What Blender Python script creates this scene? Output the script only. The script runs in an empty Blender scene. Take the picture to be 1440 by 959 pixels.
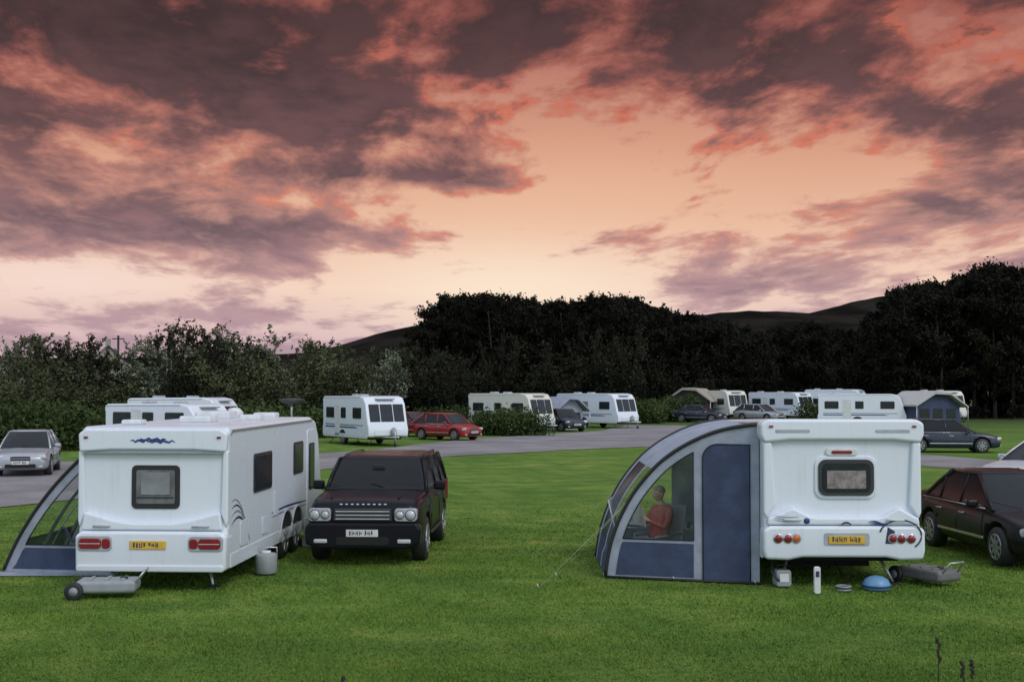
import bpy,bmesh,math,random
import numpy as np
from mathutils import Vector,Matrix
random.seed(3); rng=np.random.default_rng(5)
S=bpy.context.scene; COL=S.collection
def lin(r,g,b):
    f=lambda c:(c/255/12.92) if c/255<=.04045 else ((c/255+.055)/1.055)**2.4
    return (f(r),f(g),f(b))
# ------------------------------------------------------------------ node helper
class NT:
    def __init__(s,nt): s.t=nt; s.n=nt.nodes; s.l=nt.links
    def put(s,inp,v):
        if isinstance(v,bpy.types.NodeSocket): s.l.new(v,inp)
        elif isinstance(v,(tuple,list)):
            v=tuple(v)
            if inp.type=='RGBA' and len(v)==3: v=v+(1,)
            inp.default_value=v
        else:
            if inp.type=='RGBA': v=(v,v,v,1)
            inp.default_value=v
    def m(s,op,a,b=0.,c=0.,clamp=False):
        n=s.n.new('ShaderNodeMath'); n.operation=op; n.use_clamp=clamp
        s.put(n.inputs[0],a); s.put(n.inputs[1],b); s.put(n.inputs[2],c); return n.outputs[0]
    def mix(s,f,a,b,mode='MIX'):
        n=s.n.new('ShaderNodeMix'); n.data_type='RGBA'; n.blend_type=mode
        s.put(n.inputs[0],f); s.put(n.inputs[6],a); s.put(n.inputs[7],b); return n.outputs[2]
    def ss(s,v,a,b,lo=0.,hi=1.):
        n=s.n.new('ShaderNodeMapRange'); n.interpolation_type='SMOOTHSTEP'
        s.put(n.inputs[0],v); n.inputs[1].default_value=a; n.inputs[2].default_value=b
        n.inputs[3].default_value=lo; n.inputs[4].default_value=hi; return n.outputs[0]
    def noise(s,vec,scale,detail=4,rough=.5,col=False,dist=0):
        n=s.n.new('ShaderNodeTexNoise'); 
        if vec is not None: s.l.new(vec,n.inputs['Vector'])
        n.inputs['Scale'].default_value=scale; n.inputs['Detail'].default_value=detail
        n.inputs['Roughness'].default_value=rough; n.inputs['Distortion'].default_value=dist
        return n.outputs['Color'] if col else n.outputs['Fac']
    def comb(s,x,y,z):
        n=s.n.new('ShaderNodeCombineXYZ'); s.put(n.inputs[0],x); s.put(n.inputs[1],y); s.put(n.inputs[2],z); return n.outputs[0]
    def sep(s,v):
        n=s.n.new('ShaderNodeSeparateXYZ'); s.l.new(v,n.inputs[0]); return n.outputs
    def ramp(s,v,stops):
        n=s.n.new('ShaderNodeValToRGB'); s.l.new(v,n.inputs[0]); e=n.color_ramp.elements
        while len(e)<len(stops): e.new(.5)
        for el,(p,c) in zip(e,stops): el.position=p; el.color=tuple(c)+(1,)
        return n.outputs[0]
# ------------------------------------------------------------------ materials
def mat(name,col,rough=.5,metal=0,var=.1,scale=6,bump=0,bscale=60,coat=0,spec=.5,alpha=1,trans=0,emit=0):
    m=bpy.data.materials.new(name); m.use_nodes=True; t=NT(m.node_tree); b=m.node_tree.nodes['Principled BSDF']
    tc=t.n.new('ShaderNodeTexCoord').outputs['Object']
    nz=t.noise(tc,scale,3,.6)
    f=t.ss(nz,.3,.7)
    c=t.mix(f,tuple(x*(1-var) for x in col),tuple(min(1,x*(1+var)) for x in col))
    t.put(b.inputs['Base Color'],c); b.inputs['Metallic'].default_value=metal
    r=t.m('MULTIPLY_ADD',nz,.25,rough-.12,clamp=True); t.put(b.inputs['Roughness'],r)
    b.inputs['Coat Weight'].default_value=coat; b.inputs['Coat Roughness'].default_value=.05
    b.inputs['Specular IOR Level'].default_value=spec
    if bump:
        bn=t.n.new('ShaderNodeBump'); bn.inputs['Strength'].default_value=bump; bn.inputs['Distance'].default_value=.02
        t.put(bn.inputs['Height'],t.noise(tc,bscale,3,.6)); t.l.new(bn.outputs[0],b.inputs['Normal'])
    return m
def caravan_paint(name,col):
    m=bpy.data.materials.new(name); m.use_nodes=True; t=NT(m.node_tree); b=m.node_tree.nodes['Principled BSDF']
    tc=t.n.new('ShaderNodeTexCoord').outputs['Object']; x,y,z=t.sep(tc)
    n1=t.noise(tc,1.3,4,.6)
    st=t.noise(t.comb(t.m('MULTIPLY',x,14),t.m('MULTIPLY',y,14),t.m('MULTIPLY',z,.8)),1.0,4,.6)
    d=t.m('MULTIPLY',t.ss(st,.5,.8),t.ss(n1,.35,.75,.1,.5))
    low=t.ss(z,.9,.3,0,.4)
    c=t.mix(t.m('ADD',d,low,clamp=True),col,tuple(v*k for v,k in zip(col,(.70,.69,.64))))
    t.put(b.inputs['Base Color'],c); t.put(b.inputs['Roughness'],t.m('MULTIPLY_ADD',n1,.2,.2))
    bn=t.n.new('ShaderNodeBump'); bn.inputs['Strength'].default_value=.12; bn.inputs['Distance'].default_value=.02
    t.put(bn.inputs['Height'],t.noise(tc,2.2,2,.5)); t.l.new(bn.outputs[0],b.inputs['Normal'])
    return m
WHITE=caravan_paint('caravan_white',(.70,.75,.82)); CREAM=caravan_paint('caravan_cream',(.66,.65,.58))
TRIM=mat('grey_trim',(.36,.38,.41),.45); ALU=mat('aluminium',(.50,.51,.53),.35,.7)
BLK=mat('black_rubber',(.018,.018,.02),.6); DARK=mat('dark_plastic',(.03,.032,.035),.5)
UND=mat('underside',(.012,.012,.012),.9)
WIN=mat('acrylic_window',(.02,.024,.03),.16,spec=.4); WINL=mat('blind_behind_window',(.15,.16,.16),.2,var=.3,scale=3)
CURT=mat('curtain',(.22,.19,.18),.6,var=.4,scale=9)
RED=mat('red_lens',(.22,.01,.02),.2,coat=.5); AMB=mat('amber_lens',(.50,.12,.02),.25,coat=.5); CLR=mat('clear_lens',(.45,.47,.50),.12,coat=1)
YEL=mat('number_plate_yellow',(.62,.38,.04),.4); WPL=mat('number_plate_white',(.6,.6,.58),.4)
BLUE=mat('blue_decal',(.02,.045,.18),.4); SILD=mat('silver_decal',(.32,.35,.41),.35,.3); DKD=mat('dark_decal',(.03,.04,.08),.4)
GLASS=mat('car_glass',(.010,.012,.014),.16,spec=.28,coat=.0)
CHR=mat('chrome',(.55,.56,.58),.2,.9); RIM=mat('alloy_rim',(.34,.35,.37),.32,.7)
NAVY=mat('navy_fabric',(.044,.062,.118),.85,var=.2,scale=3,bump=.6,bscale=7); GREYF=mat('grey_fabric',(.30,.33,.40),.85,var=.14,scale=3,bump=.6,bscale=6)
PLG=mat('grey_plastic',(.27,.29,.30),.5); LBL=mat('light_blue_plastic',(.13,.28,.45),.4); WPLA=mat('white_plastic',(.62,.64,.65),.45)
def clearmat():
    m=bpy.data.materials.new('clear_vinyl'); m.use_nodes=True; t=NT(m.node_tree); n=t.n; 
    for q in list(n): n.remove(q)
    tr=n.new('ShaderNodeBsdfTransparent'); tr.inputs[0].default_value=(.92,.94,.95,1)
    gl=n.new('ShaderNodeBsdfGlossy'); gl.inputs['Roughness'].default_value=.15; gl.inputs[0].default_value=(.8,.85,.9,1)
    mx=n.new('ShaderNodeMixShader'); tc=n.new('ShaderNodeTexCoord').outputs['Object']
    t.put(mx.inputs[0],t.ss(t.noise(tc,2.5,3),.3,.8,.05,.22)); t.l.new(tr.outputs[0],mx.inputs[1]); t.l.new(gl.outputs[0],mx.inputs[2])
    o=n.new('ShaderNodeOutputMaterial'); t.l.new(mx.outputs[0],o.inputs[0]); return m
VINYL=clearmat()
# ------------------------------------------------------------------ mesh helpers
def mkobj(name,verts,faces,mats,smooth=False,parent=None,mi=None):
    me=bpy.data.meshes.new(name); me.from_pydata([tuple(v) for v in verts],[],[tuple(f) for f in faces]); me.update()
    bm=bmesh.new(); bm.from_mesh(me); bmesh.ops.recalc_face_normals(bm,faces=bm.faces); bm.to_mesh(me); bm.free()
    for m in (mats if isinstance(mats,(list,tuple)) else [mats]): me.materials.append(m)
    if mi is not None: me.polygons.foreach_set('material_index',mi)
    if smooth: me.polygons.foreach_set('use_smooth',[True]*len(me.polygons))
    o=bpy.data.objects.new(name,me); COL.objects.link(o)
    if parent: o.parent=parent
    return o
def bake(o):
    bpy.context.view_layer.update(); dg=bpy.context.evaluated_depsgraph_get()
    me=bpy.data.meshes.new_from_object(o.evaluated_get(dg)); o.modifiers.clear(); o.data=me
def rrect(cx,cz,w,h,r,n=5):
    pts=[]
    for (sx,sz,a0) in ((1,1,0),(-1,1,90),(-1,-1,180),(1,-1,270)):
        for i in range(n+1):
            a=math.radians(a0+90*i/n); pts.append((cx+sx*(w/2-r)+r*math.cos(a),cz+sz*(h/2-r)+r*math.sin(a)))
    return pts
class Grp:
    def __init__(s,name,loc=(0,0,0),rz=0):
        s.e=bpy.data.objects.new(name,None); COL.objects.link(s.e); s.e.location=loc; s.e.rotation_euler=(0,0,math.radians(rz))
    def _bev(s,o,bev,seg,ang=30):
        if bev>0:
            m=o.modifiers.new('b','BEVEL'); m.width=bev; m.segments=seg; m.limit_method='ANGLE'; m.angle_limit=math.radians(ang); m.harden_normals=False
            o.data.polygons.foreach_set('use_smooth',[True]*len(o.data.polygons))
            w=o.modifiers.new('w','WEIGHTED_NORMAL')
    def prism(s,name,pts,ax,a0,a1,m,bev=0,seg=2):
        f=(lambda p,a:(p[0],a,p[1])) if ax=='y' else ((lambda p,a:(a,p[0],p[1])) if ax=='x' else (lambda p,a:(p[0],p[1],a)))
        n=len(pts); v=[f(p,a0) for p in pts]+[f(p,a1) for p in pts]
        F=[tuple(range(n)),tuple(range(2*n-1,n-1,-1))]+[(i,(i+1)%n,n+(i+1)%n,n+i) for i in range(n)]
        o=mkobj(name,v,F,m,parent=s.e); s._bev(o,bev,seg); return o
    def box(s,name,c,d,m,bev=.008,seg=2,rot=None):
        x,y,z=[q/2 for q in d]
        v=[Vector((i*x,j*y,k*z)) for i in(-1,1) for j in(-1,1) for k in(-1,1)]
        F=[(0,1,3,2),(4,6,7,5),(0,4,5,1),(2,3,7,6),(0,2,6,4),(1,5,7,3)]
        o=mkobj(name,v,F,m,parent=s.e); o.location=c
        if rot: o.rotation_euler=[math.radians(a) for a in rot]
        s._bev(o,bev,seg); return o
    def tube(s,name,pts,r,m,n=8,taper=None):
        pts=[Vector(p) for p in pts]; V=[];F=[]
        for i,p in enumerate(pts):
            d=(pts[min(i+1,len(pts)-1)]-pts[max(i-1,0)]).normalized()
            a=d.cross(Vector((0,0,1))); 
            if a.length<.05: a=d.cross(Vector((0,1,0)))
            a.normalize(); b=d.cross(a).normalized(); rr=r*(1 if not taper else 1+(taper-1)*i/(len(pts)-1))
            for k in range(n):
                t=2*math.pi*k/n; V.append(p+a*math.cos(t)*rr+b*math.sin(t)*rr)
        for i in range(len(pts)-1):
            for k in range(n): F.append((i*n+k,i*n+(k+1)%n,(i+1)*n+(k+1)%n,(i+1)*n+k))
        F.append(tuple(range(n))); F.append(tuple(range(len(V)-1,len(V)-n-1,-1)))
        return mkobj(name,V,F,m,smooth=True,parent=s.e)
    def lathe(s,name,prof,c,ax,m,n=28,smooth=True):
        V=[];F=[];k=len(prof)
        for i in range(n):
            t=2*math.pi*i/n
            for (a,r) in prof:
                p={'x':(a,r*math.cos(t),r*math.sin(t)),'y':(r*math.cos(t),a,r*math.sin(t)),'z':(r*math.cos(t),r*math.sin(t),a)}[ax]
                V.append((p[0]+c[0],p[1]+c[1],p[2]+c[2]))
        for i in range(n):
            for j in range(k-1): F.append((i*k+j,i*k+j+1,((i+1)%n)*k+j+1,((i+1)%n)*k+j))
        F.append(tuple(i*k for i in range(n))); F.append(tuple(i*k+k-1 for i in range(n)))
        return mkobj(name,V,F,m,smooth=smooth,parent=s.e)
    def ribbon(s,name,pts,w,ax,a,m):
        P=[Vector(p) for p in pts]; L=[];R=[]
        for i,p in enumerate(P):
            d=(P[min(i+1,len(P)-1)]-P[max(i-1,0)]).normalized(); nrm=Vector((-d.y,d.x)); ww=w*(math.sin(math.pi*(i+.35)/(len(P)-.3))**.6)/2
            L.append(p+nrm*ww); R.append(p-nrm*ww)
        f=(lambda p:(p[0],a,p[1])) if ax=='y' else (lambda p:(a,p[0],p[1]))
        n=len(P); return mkobj(name,[f(p) for p in L+R],[(i,i+1,n+i+1,n+i) for i in range(n-1)],m,parent=s.e)
    def wheel(s,name,x,y,r,w,side,rimc=RIM,spokes=7):
        s.lathe(name+'_tyre',[(-w/2,r*.62),(-w/2,r*.93),(-w*.38,r),(w*.38,r),(w/2,r*.93),(w/2,r*.62)],(x,y,r),'x',BLK)
        xo=x+side*w*.42
        s.lathe(name+'_rim',[(side*w*.06,r*.66),(side*w*.1,r*.62),(-side*w*.2,r*.55),(-side*w*.25,.02)],(xo,y,r),'x',DARK)
        for i in range(spokes):
            a=360*i/spokes
            s.box(name+'_spoke_%d'%i,(xo+side*.018,y+.33*r*math.sin(math.radians(a)),r+.33*r*math.cos(math.radians(a))),(.03,r*.17,r*.6),rimc,.004,1,rot=(-a,0,0))
        s.tube(name+'_rim_lip',[(xo+side*.02,y+.63*r*math.cos(a),r+.63*r*math.sin(a)) for a in np.linspace(0,2*math.pi,25)],.014,rimc,6)
        s.lathe(name+'_hub',[(-.02,r*.17),(side*.022+.012,r*.16),(side*.026+.014,.01)],(xo,y,r),'x',rimc,14)
def window(g,name,face,c,z,w,h,pos,frame=DARK,pane=WIN,r=.06,fr=.035):
    ax=face[0]; sg=1 if face[1]=='+' else -1
    g.prism(name+'_frame',rrect(c,z,w,h,r),ax,pos-sg*.02,pos+sg*.018,frame,.006)
    g.prism(name+'_pane',rrect(c,z,w-2*fr,h-2*fr,max(.01,r-fr*.6)),ax,pos-sg*.01,pos+sg*.026,pane,.004)
def plate(g,name,x,y,z,m,sg=-1):
    g.box(name,(x,y,z),(.52,.016,.115),m,.004)
    px=x-.21
    for i in range(7):
        w=random.choice((.03,.042,.048)); 
        for k in range(2): g.box(name+'_glyph_%d_%d'%(i,k),(px+.008+k*(w-.018),y+sg*.0095,z+(.012 if random.random()<.3 else 0)),(.012,.003,.07 if random.random()<.7 else .045),DKD,0)
        g.box(name+'_bar_%d'%i,(px+w/2,y+sg*.0097,z+random.choice((-.028,0,.028))),(w*.8,.003,.012),DKD,0)
        px+=w+.014+(.03 if i==3 else 0)
# ------------------------------------------------------------------ caravans
def caravan_body(g,L,W,H,zb,paint,rake=.55,bev=.07,drop=-.03):
    pr=[(0.0,zb),(-.02,.62),(0.0,.88),(.05,1.0),(.04,H-.34),(0.0,H-.22),(.02,H-.07),(.16,H),(L-rake-.5,H-drop),(L-rake-.1,H-drop-.08),(L-rake*.72,H-.35),(L-.12,1.12),(L,.85),(L-.03,zb+.05),(L-.25,zb)]
    g.prism('body_shell',pr,'x',-W/2,W/2,paint,bev,4)
    g.box('chassis',(0,L/2,zb-.05),(W-.5,L-.6,.1),UND,.01)
    for s in(-1,1):
        g.prism('skirt_rail_%d'%s,[(.15,zb-.04),(L-.2,zb-.04),(L-.2,zb+.16),(.15,zb+.16)],'x',s*(W/2-.02),s*(W/2+.012),TRIM if paint is CREAM else paint,.008)
        g.prism('awning_rail_%d'%s,[(.12,H-.09),(.2,H-.045),(L-rake-.5,H-.045-drop),(L-rake-.5,H-.08-drop),(.22,H-.08),(.14,H-.12)],'x',s*(W/2-.03),s*(W/2+.015),ALU,.003)
def front_windows(g,L,W,H,rake):
    A=Vector((L-.12+.0,1.12)); B=Vector((L-rake*.72,H-.35)); d=(B-A); n=Vector((d.y,-d.x)).normalized()
    a=A+d*.08; b=A+d*.97
    pr=[a-n*.05,a+n*.02,b+n*.02,b-n*.05]
    ww=(W-.3)
    for i,(x0,x1) in enumerate(((-ww/2,-ww*.2),(-ww*.18,ww*.18),(ww*.2,ww/2))):
        g.prism('front_window_%d'%i,[tuple(p) for p in pr],'x',x0,x1,WIN,.02)
    g.prism('front_locker',[(L-.1,.5),(L+.03,.52),(L+.03,.83),(L-.1,.9)],'x',-W*.35,W*.35,WHITE,.02)
def hitch(g,L,zb):
    for s in(-1,1): g.tube('hitch_arm_%d'%s,[(s*.5,L-.4,zb),(0,L+1.1,zb+.05)],.035,ALU)
    g.tube('jockey_wheel_stem',[(.1,L+.9,.1),(.1,L+.9,.85)],.025,ALU); g.lathe('jockey_wheel',[(-.03,.1),(.03,.1)],(.1,L+.9,.1),'x',BLK,16)
    g.lathe('gas_bottle_cover',[(zb,.14),(zb+.4,.14),(zb+.5,.05)],(-.2,L+.15,0),'z',PLG)
def steadies(g,L,W,zb):
    for i,(x,y) in enumerate(((-W*.36,.35),(W*.36,.35),(-W*.33,L-.8),(W*.33,L-.8))):
        g.tube('corner_steady_%d'%i,[(x*.8,y+.28,zb),(x,y,.05)],.022,ALU,6); g.box('steady_foot_%d'%i,(x,y,.02),(.18,.16,.035),BLK)
# LEFT CARAVAN
g=Grp('touring_caravan',(-5.13,18.35,0),-3.0); W=2.17;H=2.34;L=6.75;zb=.36
caravan_body(g,L,W,H,zb,WHITE,drop=-.01); front_windows(g,L,W,H,.55); hitch(g,L,zb); steadies(g,L,W,zb)
g.prism('rear_bumper',[(-W/2-.0,.30),(-W/2-.01,.80),(-W/2+.10,.86),(W/2-.10,.86),(W/2+.01,.80),(W/2,.30)],'y',-.10,.25,WHITE,.05,4)
g.prism('rear_bumper_lip',rrect(0,.34,W-.04,.1,.04),'y',-.13,.1,WHITE,.025,3)
g.prism('rear_moulding',[(-W/2+.06,.87),(-.98,1.13),(-.55,1.01),(-.3,.97),(.3,.97),(.55,1.01),(.98,1.13),(W/2-.06,.87)],'y',-.06,.12,WHITE,.03,4)
g.prism('rear_header',[(-W/2+.02,H-.36),(-W/2+.0,H-.1),(-W/2+.1,H-.03),(W/2-.1,H-.03),(W/2,H-.1),(W/2-.02,H-.36),(.6,H-.33),(-.6,H-.33)],'y',-.045,.15,WHITE,.035,4)
for s in(-1,1):
    g.prism('corner_trim_%d'%s,[(s*(W/2-.10),1.1),(s*(W/2-.02),.9),(s*(W/2+.004),1.0),(s*(W/2+.004),H-.34),(s*(W/2-.08),H-.34)],'y',-.012,.14,WHITE,.03,3)
    g.prism('lamp_housing_%d'%s,rrect(s*.8,.69,.50,.21,.06),'y',-.12,-.05,TRIM,.01)
    g.prism('tail_lamp_%d'%s,rrect(s*.86,.69,.32,.15,.05),'y',-.14,-.1,RED,.012,3)
    g.prism('indicator_%d'%s,rrect(s*.63,.69,.12,.14,.04),'y',-.138,-.1,RED,.012,3)
    g.prism('lamp_divider_%d'%s,rrect(s*.86,.69,.30,.012,.004),'y',-.143,-.1,CLR,0)
    g.tube('grab_handle_%d'%s,[(s*.83,-.03,.93),(s*.83,-.09,.93),(s*.60,-.09,.93),(s*.60,-.03,.93)],.014,TRIM)
    g.box('marker_lamp_%d'%s,(s*(W/2-.12),-.055,H-.15),(.06,.03,.03),RED,.008)
window(g,'rear_window','y-',.03,1.48,.70,.62,.045,frame=BLK,pane=WINL,r=.07,fr=.07)
g.box('rear_window_bar',(.03,.015,1.33),(.54,.01,.02),DARK,.002); g.box('rear_window_inner',(.03,.0135,1.53),(.42,.008,.32),mat('roller_blind',(.21,.22,.23),.5,var=.2,scale=3),.002)
plate(g,'number_plate',-.03,-.112,.67,YEL)
for k,(a,b,c) in enumerate(((-.32,.02,0),(-.18,.2,.02),(-.05,.33,-.01))):
    g.ribbon('script_logo_%d'%k,[(a+(b-a)*i/9+.0,H-.20+c+.016*math.sin(i*2.3+k)) for i in range(10)],.035,'y',-.0485-.001*k,BLUE)
g.box('rear_seam',(0,-.0,H-.37),(W-.12,.1,.012),TRIM,.002)
X=W/2
window(g,'galley_window','x+',2.0,1.58,1.15,.60,X); window(g,'side_window','x+',4.55,1.66,.75,.56,X)
g.prism('door_panel',rrect(5.62,1.28,.66,1.68,.08),'x',X-.01,X+.014,WHITE,.006); window(g,'door_window','x+',5.62,1.45,.46,.85,X+.012)
for i,(yy,zz,ww,hh) in enumerate(((.9,.75,.45,.38),(2.9,1.0,.3,.4),(2.2,.72,.4,.28))):
    g.prism('locker_door_%d'%i,rrect(yy,zz,ww,hh,.04),'x',X-.01,X+.012,WHITE,.005)
    g.prism('locker_seam_%d'%i,rrect(yy,zz,ww+.02,hh+.02,.05),'x',X-.01,X+.004,TRIM)
for k in range(4): g.ribbon('side_swoosh_%d'%k,[(.2+.13*i,.92+k*.07+.16*math.sin(i*.35+k*.3)-.006*i*i) for i in range(9-k)],.035-.005*k,'x',X+.004,DKD if k%2==0 else SILD)
for k in range(2): g.ribbon('side_stripe_%d'%k,[(2.6+.25*i,.86-.07*k+.02*math.sin(i*.4)) for i in range(12)],.035,'x',X+.004,BLUE if k==0 else SILD)
for yy in(3.6,4.42):
    for s in(-1,1):
        g.wheel('wheel_%d_%d'%(int(yy*10),s),s*(X-.10),yy,.33,.19,s)
        arch=[(yy+.43*math.cos(a),.36+.43*math.sin(a)) for a in np.linspace(0,math.pi,14)]
        g.prism('wheel_arch_%d_%d'%(int(yy*10),s),arch,'x',s*(X-.0),s*(X+.009),UND); 
        A=[(s*(X+.02),yy+.46*math.cos(a),.36+.46*math.sin(a)) for a in np.linspace(0,math.pi,14)]
        g.tube('arch_trim_%d_%d'%(int(yy*10),s),A,.022,TRIM)
for i,(x,y,w,d,h) in enumerate(((.0,2.2,.5,.5,.11),(-.4,4.6,.6,.6,.14),(.5,3.6,.35,.35,.1),(.3,5.4,.4,.4,.1),(-.6,.9,.3,.3,.08))):
    g.box('roof_vent_%d'%i,(x,y,H+h/2),(w,d,h),WPLA,.03,3)
g.tube('roof_aerial_mast',[(.66,5.9,H),(.66,5.9,H+.28)],.02,ALU); g.lathe('roof_aerial_dish',[(H+.26,.16),(H+.31,.24),(H+.35,.22),(H+.36,.05)],(.66,5.9,0),'z',DARK)
g.lathe('satellite_dome',[(H,.16),(H+.1,.16),(H+.17,.1),(H+.19,.01)],(-.35,5.6,0),'z',WPLA)
# RIGHT CARAVAN
g=Grp('touring_caravan',(4.78,18.6,0),-1.0); W=2.26;H=2.44;L=6.0;zb=.46
caravan_body(g,L,W,H,zb,WHITE,drop=.13); front_windows(g,L,W,H,.55); hitch(g,L,zb); steadies(g,L,W,zb); X=W/2
g.prism('rear_bumper',[(-X-.0,.43),(-X-.03,.56),(-X-.03,.86),(-X+.08,.91),(X-.08,.91),(X+.03,.86),(X+.03,.56),(X,.43),(.8,.42),(.6,.46),(-.6,.46),(-.8,.42)],'y',-.12,.22,WHITE,.05,4)
g.prism('rear_moulding',[(-X+.03,.92),(-X+.05,1.02),(-.72,1.17),(-.5,1.06),(-.4,1.03),(.5,1.03),(.6,1.06),(.8,1.17),(X-.05,1.02),(X-.03,.92)],'y',-.08,.12,WHITE,.035,4)
g.prism('rear_header',[(-X+.0,H-.34),(-X-.05,H-.22),(-X-.05,H-.06),(-X+.05,H+.0),(X-.05,H+.0),(X+.05,H-.06),(X+.05,H-.22),(X,H-.34),(.75,H-.30),(-.75,H-.30)],'y',-.06,.3,WHITE,.045,4)
for s in(-1,1):
    g.prism('corner_moulding_%d'%s,[(s*(X-.17),1.2),(s*(X-.03),1.0),(s*(X+.008),1.1),(s*(X+.008),H-.33),(s*(X-.12),H-.33)],'y',-.025,.14,WHITE,.035,3)
    g.prism('header_scoop_%d'%s,rrect(s*.72,H-.17,.5,.05,.02),'y',-.066,-.04,TRIM,.006)
    for k,(dx,m2) in enumerate(((.95,RED),(.81,RED),(.69,AMB if s<0 else RED))):
        g.lathe('lamp_bezel_%d_%d'%(s,k),[(-.115,.075),(-.132,.07),(-.136,.06)],(s*dx,0,.735),'y',CHR if k<2 else TRIM)
        g.lathe('round_tail_lamp_%d_%d'%(s,k),[(-.13,.058),(-.146,.05),(-.152,.02)],(s*dx,0,.735),'y',m2)
    g.box('marker_lamp_%d'%s,(s*(X-.1),-.07,H-.1),(.06,.03,.03),RED,.008)
    g.tube('grab_handle_%d'%s,[(s*.85,-.03,1.0),(s*.85,-.13,1.0),(s*.62,-.13,1.0),(s*.62,-.03,1.0)],.014,WPLA)
g.tube('lamp_decal_arc',[(.80+.30*math.cos(a),-.124,.78+.22*math.sin(a)) for a in np.linspace(-.8,2.9,18)],.012,DKD)
g.prism('lamp_decal_patch',[(.58,.66),(.62,.9),(.72,.84),(.70,.66)],'y',-.1235,-.11,DKD)
g.prism('window_surround',rrect(.06,1.6,.90,.62,.14),'y',.012,.08,WHITE,.015,3)
window(g,'rear_window','y-',.06,1.60,.80,.52,-.0,frame=DARK,pane=WIN,r=.11,fr=.05)
g.box('rear_window_blind',(.06,-.028,1.57),(.56,.006,.26),CURT,.002)
g.prism('brake_lamp_housing',rrect(0.0,1.965,.46,.11,.05),'y',-.0,.06,WPLA,.015,3); g.prism('high_brake_lamp',rrect(0,1.965,.30,.045,.02),'y',-.015,.02,RED,.006)
plate(g,'number_plate',.03,-.132,.715,YEL); g.prism('plate_recess',rrect(.03,.72,.66,.19,.04),'y',-.124,-.1,TRIM,.006)
g.lathe('maker_badge',[(-.082,.045),(-.092,.04),(-.093,.01)],(-.53,0,1.0-.02),'y',BLUE); 
for k in range(3): g.ribbon('badge_stroke_%d'%k,[(.35+.05*i+.02*k,.96-.02*k+.02*math.sin(i)) for i in range(6)],.018,'y',-.0845,BLUE)
for k in range(3): g.ribbon('edge_swoosh_%d'%k,[(-1.0+.045*i,1.06-.03*k-.010*i+.001*i*i) for i in range(9)],.014,'y',-.09-.0,SILD)
g.ribbon('centre_mark',[(-.05,.93),(-.0,.96),(.05,.96),(.1,.93)],.03,'y',-.1225,DKD)
window(g,'side_window','x-',1.6,1.55,1.1,.55,-X); window(g,'side_window_far','x+',1.8,1.55,1.3,.55,X)
for s in(-1,1):
    g.wheel('wheel_%d'%s,s*(X-.12),3.0,.33,.19,s)
    g.prism('wheel_arch_%d'%s,[(3+.43*math.cos(a),.40+.4*math.sin(a)) for a in np.linspace(0,math.pi,14)],'x',s*X,s*(X+.009),UND)
g.box('axle',(0,3.0,.33),(1.9,.12,.12),UND); g.box('spare_wheel_carrier',(0,1.2,.3),(1.2,.7,.18),UND)
g.tube('waste_hose',[(-.9,.5,.45),(-.95,.3,.32),(-1.0,.1,.22),(-.93,-.05,.12)],.022,DARK)
# BACKGROUND CARAVANS
def bg_caravan(fx,fy,th,L=5.5,W=2.2,H=2.45,paint=WHITE,nw=3,stripe=True,curt=False):
    t=math.radians(th); loc=(fx-L*math.sin(t),fy+L*math.cos(t),0)
    g=Grp('touring_caravan',loc,180+th); zb=.42; X=W/2
    caravan_body(g,L,W,H,zb,paint); front_windows(g,L,W,H,.55); hitch(g,L,zb); steadies(g,L,W,zb)
    ys=np.linspace(1.0,L-1.35,nw)
    for i,y in enumerate(ys):
        w=[1.0,.6,1.0,.7][i%4]
        for s in(-1,1): window(g,'side_window_%d_%d'%(i,s),'x'+('+' if s>0 else '-'),y,1.62,w,.55,s*X,pane=(CURT if (curt and i==1) else WIN))
    g.prism('door',rrect(ys[0]+ (ys[1]-ys[0])*.55,1.22,.6,1.6,.06),'x',X-.01,X+.012,WPLA,.005)
    for s in(-1,1):
        g.wheel('wheel_%d'%s,s*(X-.1),L*.45,.33,.19,s,spokes=5)
        g.prism('wheel_arch_%d'%s,[(L*.45+.43*math.cos(a),.38+.4*math.sin(a)) for a in np.linspace(0,math.pi,12)],'x',s*X,s*(X+.009),UND)
        if stripe:
            g.prism('stripe_%d'%s,[(.4,.98),(L-.6,.98),(L-.7,1.04),(.4,1.06)],'x',s*X,s*(X+.005),SILD)
            g.prism('stripe_b_%d'%s,[(.4,.86),(L-1.2,.86),(L-1.6,.93),(.4,.93)],'x',s*X,s*(X+.005),BLUE)
    for i in range(2): g.box('roof_vent_%d'%i,(random.uniform(-.5,.5),1+i*1.9,H+.06),(.45,.45,.10),TRIM,.03)
    g.box('name_board',(0,L-.5,H-.12),(1.0,.3,.06),TRIM)
    return g
bg_caravan(-6.1,63.5,32,L=5.6)
bg_caravan(2.1,83,46,L=6.0,paint=CREAM,nw=3,H=2.5)
bg_caravan(8.3,91,43,L=6.2,curt=True)
bg_caravan(26.6,115,40,L=6)
bg_caravan(20.6,116,28,L=5.5,paint=CREAM,H=2.6)
bg_caravan(28.9,94,76,L=6.3,H=2.4)
bg_caravan(-11.9,52,62,L=5.2,H=2.22)
bg_caravan(-13.0,60,75,L=5.0,H=2.4)
bg_caravan(37.5,108,22,L=5.5,H=2.6,paint=CREAM)
bg_caravan(32.4,117,58,L=5.5,H=2.7)
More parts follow.
